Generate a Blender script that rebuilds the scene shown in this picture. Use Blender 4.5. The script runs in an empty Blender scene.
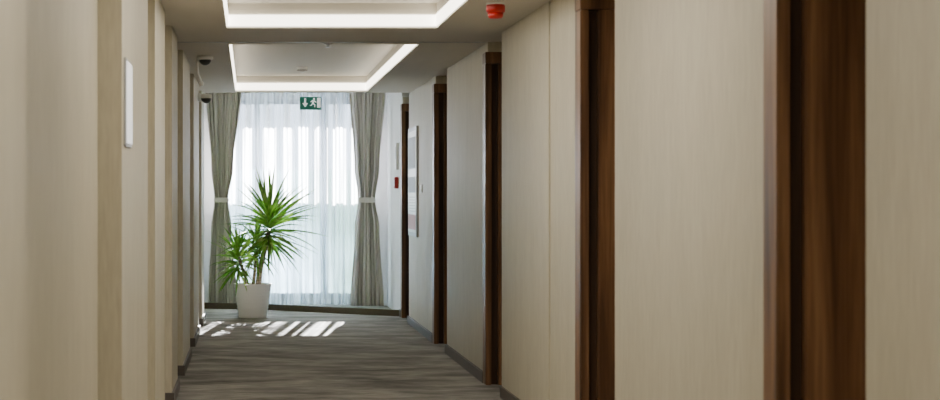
import bpy, bmesh, math, random
from mathutils import Vector
random.seed(7)
S=bpy.context.scene
EYE=1.316
# ---------------- materials ----------------
def mat(name):
    m=bpy.data.materials.new(name); m.use_nodes=True
    nt=m.node_tree; b=nt.nodes['Principled BSDF']; return m,nt,b
def simple(name,col,rough=.6,metal=0,emit=None,es=0):
    m,nt,b=mat(name)
    n=nt.nodes.new('ShaderNodeTexNoise'); n.inputs['Scale'].default_value=30
    r=nt.nodes.new('ShaderNodeValToRGB')
    c=Vector(col)
    r.color_ramp.elements[0].color=(*(c*.95),1); r.color_ramp.elements[1].color=(*(c*1.04),1)
    nt.links.new(n.outputs['Fac'],r.inputs['Fac']); nt.links.new(r.outputs['Color'],b.inputs['Base Color'])
    b.inputs['Roughness'].default_value=rough; b.inputs['Metallic'].default_value=metal
    if emit:
        b.inputs['Emission Color'].default_value=(*emit,1); b.inputs['Emission Strength'].default_value=es
    return m
def streak(name,c1,c2,scale,rough=.7,ns=1.0,detail=6,bump=.0,c3=None,fine=None,lo=.35,hi=.68,spec=.3,fac=.45):
    m,nt,b=mat(name); L=nt.links
    tc=nt.nodes.new('ShaderNodeTexCoord'); mp=nt.nodes.new('ShaderNodeMapping'); mp.inputs['Scale'].default_value=scale
    n=nt.nodes.new('ShaderNodeTexNoise'); n.inputs['Scale'].default_value=ns; n.inputs['Detail'].default_value=detail
    n.inputs['Distortion'].default_value=.35
    L.new(tc.outputs['Object'],mp.inputs['Vector']); L.new(mp.outputs['Vector'],n.inputs['Vector'])
    r=nt.nodes.new('ShaderNodeValToRGB'); e=r.color_ramp.elements
    e[0].position=lo; e[0].color=(*c1,1); e[1].position=hi; e[1].color=(*c2,1)
    if c3:
        x=e.new((lo+hi)/2); x.color=(*c3,1)
    L.new(n.outputs['Fac'],r.inputs['Fac']); out=r.outputs['Color']; h=n.outputs['Fac']
    if fine:
        mp2=nt.nodes.new('ShaderNodeMapping'); mp2.inputs['Scale'].default_value=fine
        n2=nt.nodes.new('ShaderNodeTexNoise'); n2.inputs['Scale'].default_value=1; n2.inputs['Detail'].default_value=4
        L.new(tc.outputs['Object'],mp2.inputs['Vector']); L.new(mp2.outputs['Vector'],n2.inputs['Vector'])
        mx=nt.nodes.new('ShaderNodeMix'); mx.data_type='RGBA'; mx.blend_type='OVERLAY'; mx.inputs['Factor'].default_value=fac
        L.new(out,mx.inputs['A']); L.new(n2.outputs['Fac'],mx.inputs['B']); out=mx.outputs['Result']
    L.new(out,b.inputs['Base Color'])
    if bump:
        bp=nt.nodes.new('ShaderNodeBump'); bp.inputs['Strength'].default_value=bump; bp.inputs['Distance'].default_value=.01
        L.new(h,bp.inputs['Height']); L.new(bp.outputs['Normal'],b.inputs['Normal'])
    b.inputs['Roughness'].default_value=rough; b.inputs['Specular IOR Level'].default_value=spec
    return m
WALL=streak('wallpaper',(.50,.46,.352),(.545,.503,.388),(7,7,1.5),rough=.55,fine=(70,70,9),bump=.0,fac=.2,lo=.3,hi=.72)
WALLW=simple('white_paint',(.80,.785,.76),.7)
CEIL=simple('ceiling_paint',(.62,.58,.51),.8)
WOOD=streak('walnut',(.085,.042,.019),(.29,.155,.072),(14,14,.8),rough=.4,c3=(.18,.09,.041),fine=(90,90,3),detail=8,fac=.45)
WOOD_SHADE=streak('walnut_shaded',(.03,.014,.006),(.07,.032,.014),(16,16,.9),rough=.5)  # same walnut with groove shadow put into the colour
BASE=simple('baseboard_grey',(.11,.092,.08),.5)
BASEB=simple('baseboard_brown',(.12,.085,.062),.5)
CARPET=streak('carpet',(.18,.175,.165),(.46,.44,.405),(1.6,3.2,1),rough=.95,c3=(.315,.305,.285),fine=(7,42,1),detail=10,bump=.2,lo=.3,hi=.72,spec=.1,fac=.9)
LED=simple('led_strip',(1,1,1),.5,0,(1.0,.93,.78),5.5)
PANEL=simple('lamp_panel',(1,1,1),.5,0,(1.0,.92,.80),11.5)
WHITE=simple('white_plastic',(.82,.82,.80),.35)
POT=simple('pot_white',(.90,.90,.89),.3)
SOIL=simple('soil',(.05,.035,.02),.95)
RED=simple('red_plastic',(.5,.015,.01),.3)
DARK=simple('dark_plastic',(.02,.02,.02),.4)
METAL=simple('metal',(.55,.55,.55),.3,1)
GREEN=simple('sign_green',(.01,.16,.12),.4,0,(.0,.3,.2),.1)
SIGNW=simple('sign_white',(.9,.9,.9),.4,0,(.92,.96,1),.7)
PINK=simple('notice_pink',(.7,.35,.38),.6)
BLUEG=simple('notice_blue',(.50,.55,.65),.6)
FRAMEG=simple('frame_grey',(.45,.45,.45),.4)
DRAPE=streak('drape',(.62,.575,.555),(.68,.635,.615),(30,30,2),rough=.85,fine=(200,200,200),fac=.1)
TRUNK=streak('bark',(.18,.14,.09),(.42,.34,.24),(20,20,60),rough=.9,bump=.3)
LEAF=streak('leaf',(.09,.25,.03),(.55,.72,.20),(7,7,7),rough=.4,c3=(.24,.48,.08))
def sheer_mat():
    m=bpy.data.materials.new('sheer_fabric'); m.use_nodes=True; nt=m.node_tree; nt.nodes.clear(); L=nt.links
    o=nt.nodes.new('ShaderNodeOutputMaterial')
    tr=nt.nodes.new('ShaderNodeBsdfTransparent'); tr.inputs['Color'].default_value=(.93,.95,1,1)
    tl=nt.nodes.new('ShaderNodeBsdfTranslucent'); tl.inputs['Color'].default_value=(.84,.88,.95,1)
    df=nt.nodes.new('ShaderNodeBsdfDiffuse'); df.inputs['Color'].default_value=(.80,.82,.87,1)
    a=nt.nodes.new('ShaderNodeMixShader'); a.inputs[0].default_value=.35
    b=nt.nodes.new('ShaderNodeMixShader')
    tc=nt.nodes.new('ShaderNodeTexCoord'); mp=nt.nodes.new('ShaderNodeMapping'); mp.inputs['Scale'].default_value=(26,1,.9)
    n=nt.nodes.new('ShaderNodeTexNoise'); n.inputs['Scale'].default_value=1
    mr=nt.nodes.new('ShaderNodeMapRange'); mr.inputs['From Min'].default_value=.35; mr.inputs['From Max'].default_value=.65
    mr.inputs['To Min'].default_value=.32; mr.inputs['To Max'].default_value=.90
    L.new(tc.outputs['Object'],mp.inputs[0]); L.new(mp.outputs[0],n.inputs['Vector']); L.new(n.outputs['Fac'],mr.inputs['Value'])
    L.new(mr.outputs[0],b.inputs[0])
    L.new(tl.outputs[0],a.inputs[1]); L.new(df.outputs[0],a.inputs[2])
    L.new(tr.outputs[0],b.inputs[1]); L.new(a.outputs[0],b.inputs[2]); L.new(b.outputs[0],o.inputs[0])
    return m
SHEER=sheer_mat()
def frosted():
    m=bpy.data.materials.new('frosted_sun_screen'); m.use_nodes=True; nt=m.node_tree; nt.nodes.clear()
    o=nt.nodes.new('ShaderNodeOutputMaterial'); tl=nt.nodes.new('ShaderNodeBsdfTranslucent')
    n=nt.nodes.new('ShaderNodeTexNoise'); n.inputs['Scale'].default_value=2.5; n.inputs['Detail'].default_value=4
    r=nt.nodes.new('ShaderNodeValToRGB'); r.color_ramp.elements[0].position=.35; r.color_ramp.elements[1].position=.65
    r.color_ramp.elements[0].color=(.17,.23,.21,1); r.color_ramp.elements[1].color=(.42,.49,.56,1)
    nt.links.new(n.outputs['Fac'],r.inputs[0]); nt.links.new(r.outputs[0],tl.inputs['Color'])
    nt.links.new(tl.outputs[0],o.inputs[0]); return m
FROST=frosted()  # for the added outdoor screen that stops direct sun
# ---------------- builder ----------------
class B:
    def __init__(s,name): s.name=name; s.bm=bmesh.new(); s.mats=[]
    def mi(s,m):
        if m not in s.mats: s.mats.append(m)
        return s.mats.index(m)
    def box(s,m,x0,x1,y0,y1,z0,z1,bev=0):
        i=s.mi(m)
        g=bmesh.ops.create_cube(s.bm,size=1)
        for v in g['verts']:
            v.co=Vector(((x0+x1)/2+v.co.x*(x1-x0),(y0+y1)/2+v.co.y*(y1-y0),(z0+z1)/2+v.co.z*(z1-z0)))
        fs={f for v in g['verts'] for f in v.link_faces}
        for f in fs: f.material_index=i
        if bev:
            es=list({e for f in fs for e in f.edges})
            r=bmesh.ops.bevel(s.bm,geom=es,offset=bev,segments=2,affect='EDGES')
            for f in r['faces']: f.material_index=i
        return s
    def lathe(s,m,c,prof,seg=32,axis='z'):
        i=s.mi(m); rings=[]
        for r,h in prof:
            ring=[]
            for k in range(seg):
                a=2*math.pi*k/seg
                if axis=='z': p=(c[0]+r*math.cos(a),c[1]+r*math.sin(a),c[2]+h)
                elif axis=='y': p=(c[0]+r*math.cos(a),c[1]+h,c[2]+r*math.sin(a))
                else: p=(c[0]+h,c[1]+r*math.cos(a),c[2]+r*math.sin(a))
                ring.append(s.bm.verts.new(p))
            rings.append(ring)
        for a,b in zip(rings,rings[1:]):
            for k in range(seg):
                f=s.bm.faces.new((a[k],a[(k+1)%seg],b[(k+1)%seg],b[k])); f.material_index=i; f.smooth=True
        for ring in (rings[0],rings[-1]):
            f=s.bm.faces.new(ring); f.material_index=i
        return s
    def tube(s,m,pts,rad,seg=10):
        i=s.mi(m); rings=[]
        for k,p in enumerate(pts):
            p=Vector(p); d=(Vector(pts[min(k+1,len(pts)-1)])-Vector(pts[max(k-1,0)])).normalized()
            u=d.cross(Vector((0,1,0.01))).normalized(); w=d.cross(u)
            r=rad[k] if isinstance(rad,(list,tuple)) else rad
            rings.append([s.bm.verts.new(p+u*r*math.cos(2*math.pi*q/seg)+w*r*math.sin(2*math.pi*q/seg)) for q in range(seg)])
        for a,b in zip(rings,rings[1:]):
            for k in range(seg):
                f=s.bm.faces.new((a[k],a[(k+1)%seg],b[(k+1)%seg],b[k])); f.material_index=i; f.smooth=True
        for ring in (rings[0],rings[-1]):
            f=s.bm.faces.new(ring); f.material_index=i
        return s
    def poly(s,m,pts,y0,y1):  # xz polygon extruded in y
        i=s.mi(m)
        a=[s.bm.verts.new((x,y0,z)) for x,z in pts]; b=[s.bm.verts.new((x,y1,z)) for x,z in pts]
        f=s.bm.faces.new(a); f.material_index=i
        f=s.bm.faces.new(b[::-1]); f.material_index=i
        n=len(pts)
        for k in range(n):
            f=s.bm.faces.new((a[k],a[(k+1)%n],b[(k+1)%n],b[k])); f.material_index=i
    def done(s,parent=None):
        bmesh.ops.recalc_face_normals(s.bm,faces=s.bm.faces)
        me=bpy.data.meshes.new(s.name); s.bm.to_mesh(me); s.bm.free()
        for m in s.mats: me.materials.append(m)
        o=bpy.data.objects.new(s.name,me); S.collection.objects.link(o)
        if parent: o.parent=parent
        return o
RX=1.663; LX=-.495; LR=-.588; H=2.40; HC=2.56; HP=2.66; YB=22.95; Y0=-2.5
# ---------------- floor ----------------
B('floor').box(CARPET,-.75,2.25,Y0,YB+.2,-.1,0).done()
# ---------------- right wall ----------------
near=[5.13,8.66,12.49,16.04,19.87]; far=[6.10,9.63,13.45,17.17,20.80]
B('wall_right').box(WALL,2.05,2.2,Y0,YB+.2,0,HP).done()
segs=[(Y0,near[0])]+[(far[i],near[i+1]) for i in range(4)]
for k,(a,b) in enumerate(segs):
    w=B('wall_right'); w.box(WALL,RX,2.05,a,b,0,H)
    w.done()
B('wall_right').box(WALLW,RX,2.05,far[4],YB+.2,0,HP).done()
for zf in far: B('wall_right').box(WALL,RX,2.05,zf-.16,zf,2.33,H).done()
B('trim_2').box(WALL,RX-.008,RX,10.53,near[2],0.0,H).done()
bb=B('baseboard_right')
for a,b in segs: bb.box(BASE,RX-.02,RX,a,b,0,.075)
bb.box(BASE,RX-.02,RX,far[4],21.0,0,.075)
bb.done()
for k,(zn,zf) in enumerate(zip(near,far)):
    zc=zf-.16; d=B('door_%d'%(k+1))
    d.box(WOOD,1.647,1.69,zc,zf,0,2.25,.004)
    d.box(WOOD_SHADE,1.69,1.738,zc+.05,zf,0,2.25)  # rebate groove, its shade painted as darker wood
    d.box(WOOD,1.738,2.05,zc+.004,zf,0,2.25,.004)
    d.box(WOOD,1.645,2.05,zc-.012,zf,2.25,2.33,.004)
    d.box(WOOD,1.93,2.05,zn+.08,zc,2.18,2.33,.004)
    d.box(WOOD,1.93,2.05,zn+.001,zn+.08,0,2.33,.004)
    d.box(WOOD,2.0,2.045,zn+.08,zc,.008,2.18,.003)
    d.lathe(METAL,(2.0,zn+.16,1.03),[(.026,0),(.026,-.01),(.01,-.012),(.01,-.05)],16,'x')
    d.box(METAL,1.945,1.96,zn+.15,zn+.28,1.02,1.04,.004)
    d.done()
# ---------------- left wall ----------------
pan=[(Y0,4.2),(7.34,9.2),(9.9,11.06),(12.05,13.0),(14.0,15.7),(16.7,18.4),(19.4,20.6)]
w=B('wall_left'); w.box(WALL,-.72,LR,Y0,YB+.2,0,HP)
for a,b in pan: w.box(WALL,LR,LX,a,b,0,HP)
w.done()
bb=B('baseboard_left'); prev=None
for a,b in pan:
    bb.box(BASE,LX,LX+.015,a,b,0,.075)
    if a>0: bb.box(BASE,LR,LX+.015,a-.015,a,0,.075)
    if prev is not None: bb.box(BASE,LR,LR+.015,prev,a-.015,0,.075)
    prev=b
bb.box(BASE,LR,LR+.015,prev,22.35,0,.075)
bb.done()
# ---------------- back wall / window ----------------
wx0,wx1=-.35,1.40
w=B('wall_back')
w.box(WALLW,-.72,wx0,YB,YB+.2,0,HP).box(WALLW,wx1,2.2,YB,YB+.2,0,HP).box(WALLW,wx0,wx1,YB,YB+.2,2.5,HP).box(WALLW,wx0,wx1,YB,YB+.2,0,.08)
w.done()
B('wall_front').box(WALL,-.72,2.2,Y0-.15,Y0,0,HP).done()
WF=simple('window_frame',(.30,.31,.32),.4)
w=B('window_1')
for a,b in ((wx0,wx0+.06),(wx1-.06,wx1),(.06,.12),(.86,.95)): w.box(WF,a,b,YB+.06,YB+.13,.08,2.5,.004)
w.box(WF,wx0+.06,wx1-.06,YB+.06,YB+.13,.08,.15).box(WF,wx0+.06,wx1-.06,YB+.06,YB+.13,2.44,2.5)
w.done()
# added slabs, frosted screen and posts outside, shaped to cut the sun into bars
w=B('sun_blocker')
w.box(WALLW,-1.5,3.2,YB+.2,YB+1.6,-.15,-.02)
w.box(WALLW,-1.5,3.2,YB+.2,YB+1.75,3.02,3.2)
w.box(FROST,-1.5,3.2,YB+.75,YB+.77,.0,1.66)
for a,b in ((-.4,-.28),(-.06,.02),(.20,.26),(.42,.50),(.62,.68),(.80,.88),(1.04,1.10),(1.26,1.32),(1.50,1.56),(1.74,1.82),(2.0,2.2)):
    w.box(WALLW,a,b,YB+.73,YB+.79,1.66,3.02)
w.done()
# curb/baseboard at back
bb=B('baseboard_back')
pts=[(-.588,22.42),(.2,22.12),(1.643,20.95)]
i=bb.mi(BASEB)
for (xa,ya),(xb,yb) in zip(pts,pts[1:]):
    vs=[bb.bm.verts.new(p) for p in ((xa,ya,0),(xb,yb,0),(xb,yb,.07),(xa,ya,.07),(xa,ya+.05,0),(xb,yb+.05,0),(xb,yb+.05,.07),(xa,ya+.05,.07))]
    for q in ((0,1,2,3),(4,5,6,7),(0,1,5,4),(3,2,6,7),(0,3,7,4),(1,2,6,5)): bb.bm.faces.new([vs[t] for t in q])
bb.done()
# ---------------- ceiling ----------------
cx0,cx1=-.15,1.20
coff=[(-2.2,4.6),(5.9,12.2),(13.5,19.5)]
c=B('ceiling')
c.box(CEIL,-.72,cx0,Y0,19.75,H,HP).box(CEIL,cx1,2.2,Y0,19.75,H,HP)
ys=[Y0]+[v for p in coff for v in p]+[19.75]
for a,b in zip(ys[0::2],ys[1::2]): c.box(CEIL,cx0,cx1,a,b,H,HP)
c.box(CEIL,-.72,2.2,Y0,YB+.2,HP,HP+.1)
for a,b in coff: c.box(CEIL,cx0,cx1,a,b,HC,HP)
c.done()
t=B('trim_1'); t.box(FRAMEG,-.588,1.64,13.28,13.30,H-.004,H); t.done()
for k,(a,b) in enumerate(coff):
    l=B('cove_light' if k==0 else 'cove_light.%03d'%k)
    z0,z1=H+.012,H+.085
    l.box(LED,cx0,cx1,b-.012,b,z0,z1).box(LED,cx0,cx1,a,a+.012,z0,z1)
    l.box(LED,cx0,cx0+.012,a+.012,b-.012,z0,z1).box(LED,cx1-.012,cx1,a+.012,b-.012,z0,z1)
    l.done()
for k,(a,b) in enumerate([(-1,.6),(2.2,3.8),(6.6,8.0),(9.4,10.8)]):
    B('ceiling_light' if k==0 else 'ceiling_light.%03d'%k).box(WHITE,.2,.8,a-.02,b+.02,HC-.02,HC).box(PANEL,.22,.78,a,b,HC-.026,HC-.02).done()
# ---------------- curtains ----------------
def cloth(name,m,x0f,x1f,yc,z0,z1,nu,nv,pleats,amp,thick=0,parent=None,seed=1):
    rnd=random.Random(seed); ph=[rnd.uniform(0,6.28) for _ in range(6)]
    bm=bmesh.new(); g=[]
    for j in range(nv+1):
        v=j/nv; z=z0+(z1-z0)*v; row=[]
        for i in range(nu+1):
            u=i/nu; a=x0f(v); b=x1f(v)
            uu=u+.25/pleats*math.sin(2*math.pi*u*pleats*.37+ph[0])
            y=yc+amp*(math.sin(2*math.pi*uu*pleats+ph[1]+.25*math.sin(3*v+ph[4]))*(.75+.25*math.sin(9*u+ph[2]))+.3*math.sin(2*math.pi*u*pleats*1.7+ph[3]+v*1.2))
            x=a+(b-a)*u+.25*amp*math.cos(2*math.pi*uu*pleats*1+ph[5])*min(1,(b-a)*2)
            row.append(bm.verts.new((x,y,z)))
        g.append(row)
    for j in range(nv):
        for i in range(nu):
            f=bm.faces.new((g[j][i],g[j][i+1],g[j+1][i+1],g[j+1][i])); f.smooth=True
    me=bpy.data.meshes.new(name); bm.to_mesh(me); bm.free(); me.materials.append(m)
    o=bpy.data.objects.new(name,me); S.collection.objects.link(o)
    if thick:
        md=o.modifiers.new('s','SOLIDIFY'); md.thickness=thick
    if parent: o.parent=parent
    return o
cloth('sheer_curtain',SHEER,lambda v:-.34,lambda v:1.36,22.74,.03,2.63,420,20,22,.045,seed=3)
def lerp(pts,v):
    for (a,x),(b,y) in zip(pts,pts[1:]):
        if v<=b:
            t=(v-a)/(b-a); t=t*t*(3-2*t); return x+(y-x)*t
    return pts[-1][1]
def drape(name,L,R,tx0,tx1,seed):
    e=bpy.data.objects.new(name,None); S.collection.objects.link(e)
    cloth('fabric',DRAPE,lambda v:lerp(L,v),lambda v:lerp(R,v),22.56,.02,2.62,140,60,7,.030,.004,e,seed)
    b=B('tieback'); b.box(DRAPE,tx0,tx1,22.505,22.61,1.25,1.31,.012).done(e)
vt=(1.28-.02)/2.6
drape('drape_curtain',[(0,-.50),(vt-.12,-.46),(vt,-.42),(vt+.15,-.46),(1,-.53)],[(0,-.15),(vt-.12,-.22),(vt,-.26),(vt+.15,-.2),(1,-.10)],-.43,-.25,5)
drape('drape_curtain',[(0,1.20),(vt-.12,1.25),(vt,1.29),(vt+.15,1.25),(1,1.19)],[(0,1.58),(vt-.12,1.53),(vt,1.48),(vt+.15,1.53),(1,1.60)],1.28,1.49,8)
B('curtain_rail').box(WHITE,-.58,1.66,22.50,22.80,2.635,2.66).done()
# ---------------- plant ----------------
P=bpy.data.objects.new('potted_yucca',None); S.collection.objects.link(P)
px,py=.03,20.75
prof=[(.150,0),(.155,.006)]
for k in range(9):
    r=.155+.045*(k/8); h=.02+.31*k/8
    prof+= [(r,h),(r+.005,h+.012),(r+.001,h+.026)]
prof+=[(.208,.362),(.212,.372),(.200,.372),(.193,.34)]
B('pot').lathe(POT,(px,py,0),prof,48).done(P)
B('soil').lathe(SOIL,(px,py,.31),[(.19,0),(.19,.03),(.1,.036)],32).done(P)
B('trunk').tube(TRUNK,[(px+.06,py,.32),(px+.075,py,.5),(px+.11,py+.01,.66),(px+.15,py,.80),(px+.17,py,.94)],[.034,.03,.028,.027,.03]).tube(TRUNK,[(px-.05,py,.32),(px-.08,py-.02,.45),(px-.13,py-.02,.58),(px-.15,py-.02,.66)],[.022,.019,.018,.02]).tube(TRUNK,[(px+.0,py+.04,.32),(px+.02,py+.05,.5),(px+.03,py+.05,.66)],[.018,.016,.016]).done(P)
lf=B('leaves'); lf.mi(LEAF); bm=lf.bm
rnd=random.Random(4)
def leaf(base,az,el,L,W,droop):
    d=Vector((math.cos(az)*math.cos(el),math.sin(az)*math.cos(el),math.sin(el)))
    p=Vector(base); n=9; rows=[]; roll=rnd.uniform(-.9,.9)
    for k in range(n+1):
        t=k/n; wd=W*(.5+.5*math.sin(min(1,t*2.2)*math.pi/2))*(1-t**2.6)
        side=d.cross(Vector((0,0,1)))
        if side.length<.05: side=Vector((-math.sin(az),math.cos(az),0))
        side.normalize(); up=side.cross(d)
        s2=side*math.cos(roll)+up*math.sin(roll); u2=up*math.cos(roll)-side*math.sin(roll)
        rows.append((bm.verts.new(p-s2*wd/2+u2*wd*.28),bm.verts.new(p),bm.verts.new(p+s2*wd/2+u2*wd*.28)))
        p=p+d*(L/n); d=(d+Vector((0,0,-droop*(0.3+t)/n))).normalized()
    for a,b in zip(rows,rows[1:]):
        for q in (0,1):
            f=bm.faces.new((a[q],a[q+1],b[q+1],b[q])); f.smooth=True
def crown(c,n,L,W,h):
    for k in range(n):
        t=k/n; az=k*2.39996+rnd.uniform(-.25,.25)
        el=math.radians(-48+124*t)+rnd.uniform(-.2,.2)
        leaf((c[0]+rnd.uniform(-.012,.012),c[1]+rnd.uniform(-.012,.012),c[2]-h/2+h*t),az,el,L*rnd.uniform(.72,1.12)*(.88+.12*math.sin(t*3)),W,rnd.uniform(.2,1.2))
crown((px+.18,py,.97),120,.60,.037,.30)
crown((px-.16,py-.02,.62),84,.40,.031,.20)
crown((px+.05,py+.05,.76),40,.40,.031,.16)
lf.done(P)
# ---------------- ceiling / wall fixtures ----------------
b=B('fire_alarm_beacon'); b.lathe(WHITE,(1.37,10.6,H),[(.052,0),(.052,-.012)],32).lathe(RED,(1.37,10.6,H),[(.05,-.012),(.053,-.02),(.053,-.05),(.044,-.058)],32).lathe(RED,(1.37,10.6,H),[(.044,-.058),(.042,-.078),(.034,-.088),(.005,-.09)],24).done()
b=B('smoke_detector'); b.lathe(WHITE,(.5,18.2,HC),[(.05,0),(.052,-.015),(.045,-.03),(.03,-.033),(.03,-.045),(.012,-.05)],32).box(DARK,.45,.55,18.15,18.16,HC-.034,HC-.028).done()
b=B('sprinkler'); b.lathe(METAL,(.55,13.42,H),[(.035,0),(.03,-.006),(.01,-.008),(.01,-.022),(.022,-.024),(.022,-.027)],24).done()
# security cameras on the left
b=B('security_camera'); b.lathe(WHITE,(-.345,14.6,H),[(.062,0),(.062,-.022),(.056,-.03)],32).lathe(DARK,(-.345,14.6,H),[(.046,-.03),(.044,-.045),(.032,-.062),(.012,-.072)],24).tube(WHITE,[(-.40,14.6,H-.02),(-.405,14.6,H-.08),(-.40,14.6,H-.14),(-.375,14.6,H-.20)],.010).lathe(WHITE,(-.372,14.6,H-.235),[(.008,0),(.018,.008),(.018,.032),(.008,.04)],16).done()
b=B('security_camera'); yy=18.0
b.box(WHITE,LX,LX+.03,yy-.04,yy+.04,2.22,2.30,.005).lathe(WHITE,(LX+.080,yy,2.26),[(.050,.03),(.056,.02),(.056,-.01)],24).lathe(DARK,(LX+.080,yy,2.26),[(.050,-.01),(.042,-.035),(.024,-.052),(.005,-.058)],24).box(WHITE,LX+.03,LX+.06,yy-.015,yy+.015,2.25,2.275).done()
# exit sign
b=B('exit_sign'); ex0,ex1,ez0,ez1=.52,.745,2.225,2.36; ey=19.82
b.box(GREEN,ex0,ex1,ey,ey+.03,ez0,ez1,.003).box(METAL,.56,.565,ey+.012,ey+.018,ez1,HP).box(METAL,.70,.705,ey+.012,ey+.018,ez1,HP)
f0,f1=ey-.003,ey-.0005
ax=.575; b.poly(SIGNW,[(ax-.009,2.345),(ax-.009,2.295),(ax-.03,2.295),(ax,2.255),(ax+.03,2.295),(ax+.009,2.295),(ax+.009,2.345)],f0,f1)
b.box(SIGNW,.70,.735,f0,f1,2.25,2.35)
mx=.66
b.lathe(SIGNW,(mx+.008,f0,2.338),[(.010,0),(.010,.002)],16,'y')
b.poly(SIGNW,[(mx-.008,2.325),(mx+.014,2.325),(mx+.004,2.292),(mx-.012,2.292)],f0,f1)
b.poly(SIGNW,[(mx+.0,2.297),(mx+.022,2.278),(mx+.018,2.252),(mx+.011,2.253),(mx+.013,2.275),(mx-.009,2.290)],f0,f1)
b.poly(SIGNW,[(mx-.010,2.296),(mx-.004,2.290),(mx-.02,2.266),(mx-.036,2.268),(mx-.036,2.275),(mx-.023,2.274)],f0,f1)
b.poly(SIGNW,[(mx+.012,2.325),(mx+.032,2.306),(mx+.028,2.301),(mx+.010,2.315)],f0,f1)
b.poly(SIGNW,[(mx-.007,2.325),(mx-.028,2.312),(mx-.026,2.302),(mx-.021,2.304),(mx-.021,2.309),(mx-.006,2.316)],f0,f1)
b.done()
# notice board on right wall
b=B('notice_board'); y0,y1=18.75,19.72
b.box(FRAMEG,RX-.022,RX,y0,y1,.92,2.02,.004).box(WHITE,RX-.025,RX-.02,y0+.04,y1-.04,.96,1.98)
b.box(BLUEG,RX-.028,RX-.025,y0+.1,y1-.1,1.60,1.92).box(BLUEG,RX-.028,RX-.025,y0+.1,y1-.1,1.36,1.52).box(PINK,RX-.028,RX-.025,y0+.08,y1-.08,.99,1.14)
for k in range(6): b.box(FRAMEG,RX-.028,RX-.025,y0+.1,y1-.2,1.17+k*.028,1.178+k*.028)
b.done()
B('fire_call_point').box(RED,RX-.045,RX,21.25,21.38,1.41,1.54,.006).box(WHITE,RX-.048,RX-.044,21.28,21.35,1.44,1.51).done()
B('intercom').box(WHITE,RX-.03,RX,21.22,21.40,1.62,1.92,.006).box(FRAMEG,RX-.033,RX-.029,21.26,21.36,1.74,1.88).done()
B('light_switch').box(WHITE,RX-.012,RX,18.3,18.38,1.36,1.44,.003).box(SIGNW,RX-.016,RX-.011,18.315,18.365,1.375,1.425,.001).done()
# illuminated plate on left wall
b=B('wall_sign'); b.box(FRAMEG,LX,LX+.010,7.44,7.80,1.515,1.865,.003).box(SIGNW,LX+.010,LX+.013,7.455,7.785,1.53,1.85).done()
# ---------------- world, sun, camera ----------------
W=bpy.data.worlds.new('World'); S.world=W; W.use_nodes=True
bg=W.node_tree.nodes['Background']; bg.inputs[0].default_value=(.74,.86,1,1); bg.inputs[1].default_value=4.4
sd=bpy.data.lights.new('sun','SUN'); sd.energy=170; sd.angle=.007; sd.color=(1,.96,.90)
so=bpy.data.objects.new('sun',sd); S.collection.objects.link(so)
so.rotation_euler=Vector((-.11,-1,-.452)).to_track_quat('-Z','Y').to_euler(); so.location=(3,30,10)
cd=bpy.data.cameras.new('camera'); co=bpy.data.objects.new('camera',cd); S.collection.objects.link(co); S.camera=co
co.location=(0,0,EYE); co.rotation_euler=(math.pi/2,0,0)
cd.sensor_width=36; cd.lens=1900/940*36; cd.shift_x=220/940; cd.shift_y=-3/940; cd.clip_end=200
cd.dof.use_dof=True; cd.dof.focus_distance=16; cd.dof.aperture_fstop=5.0
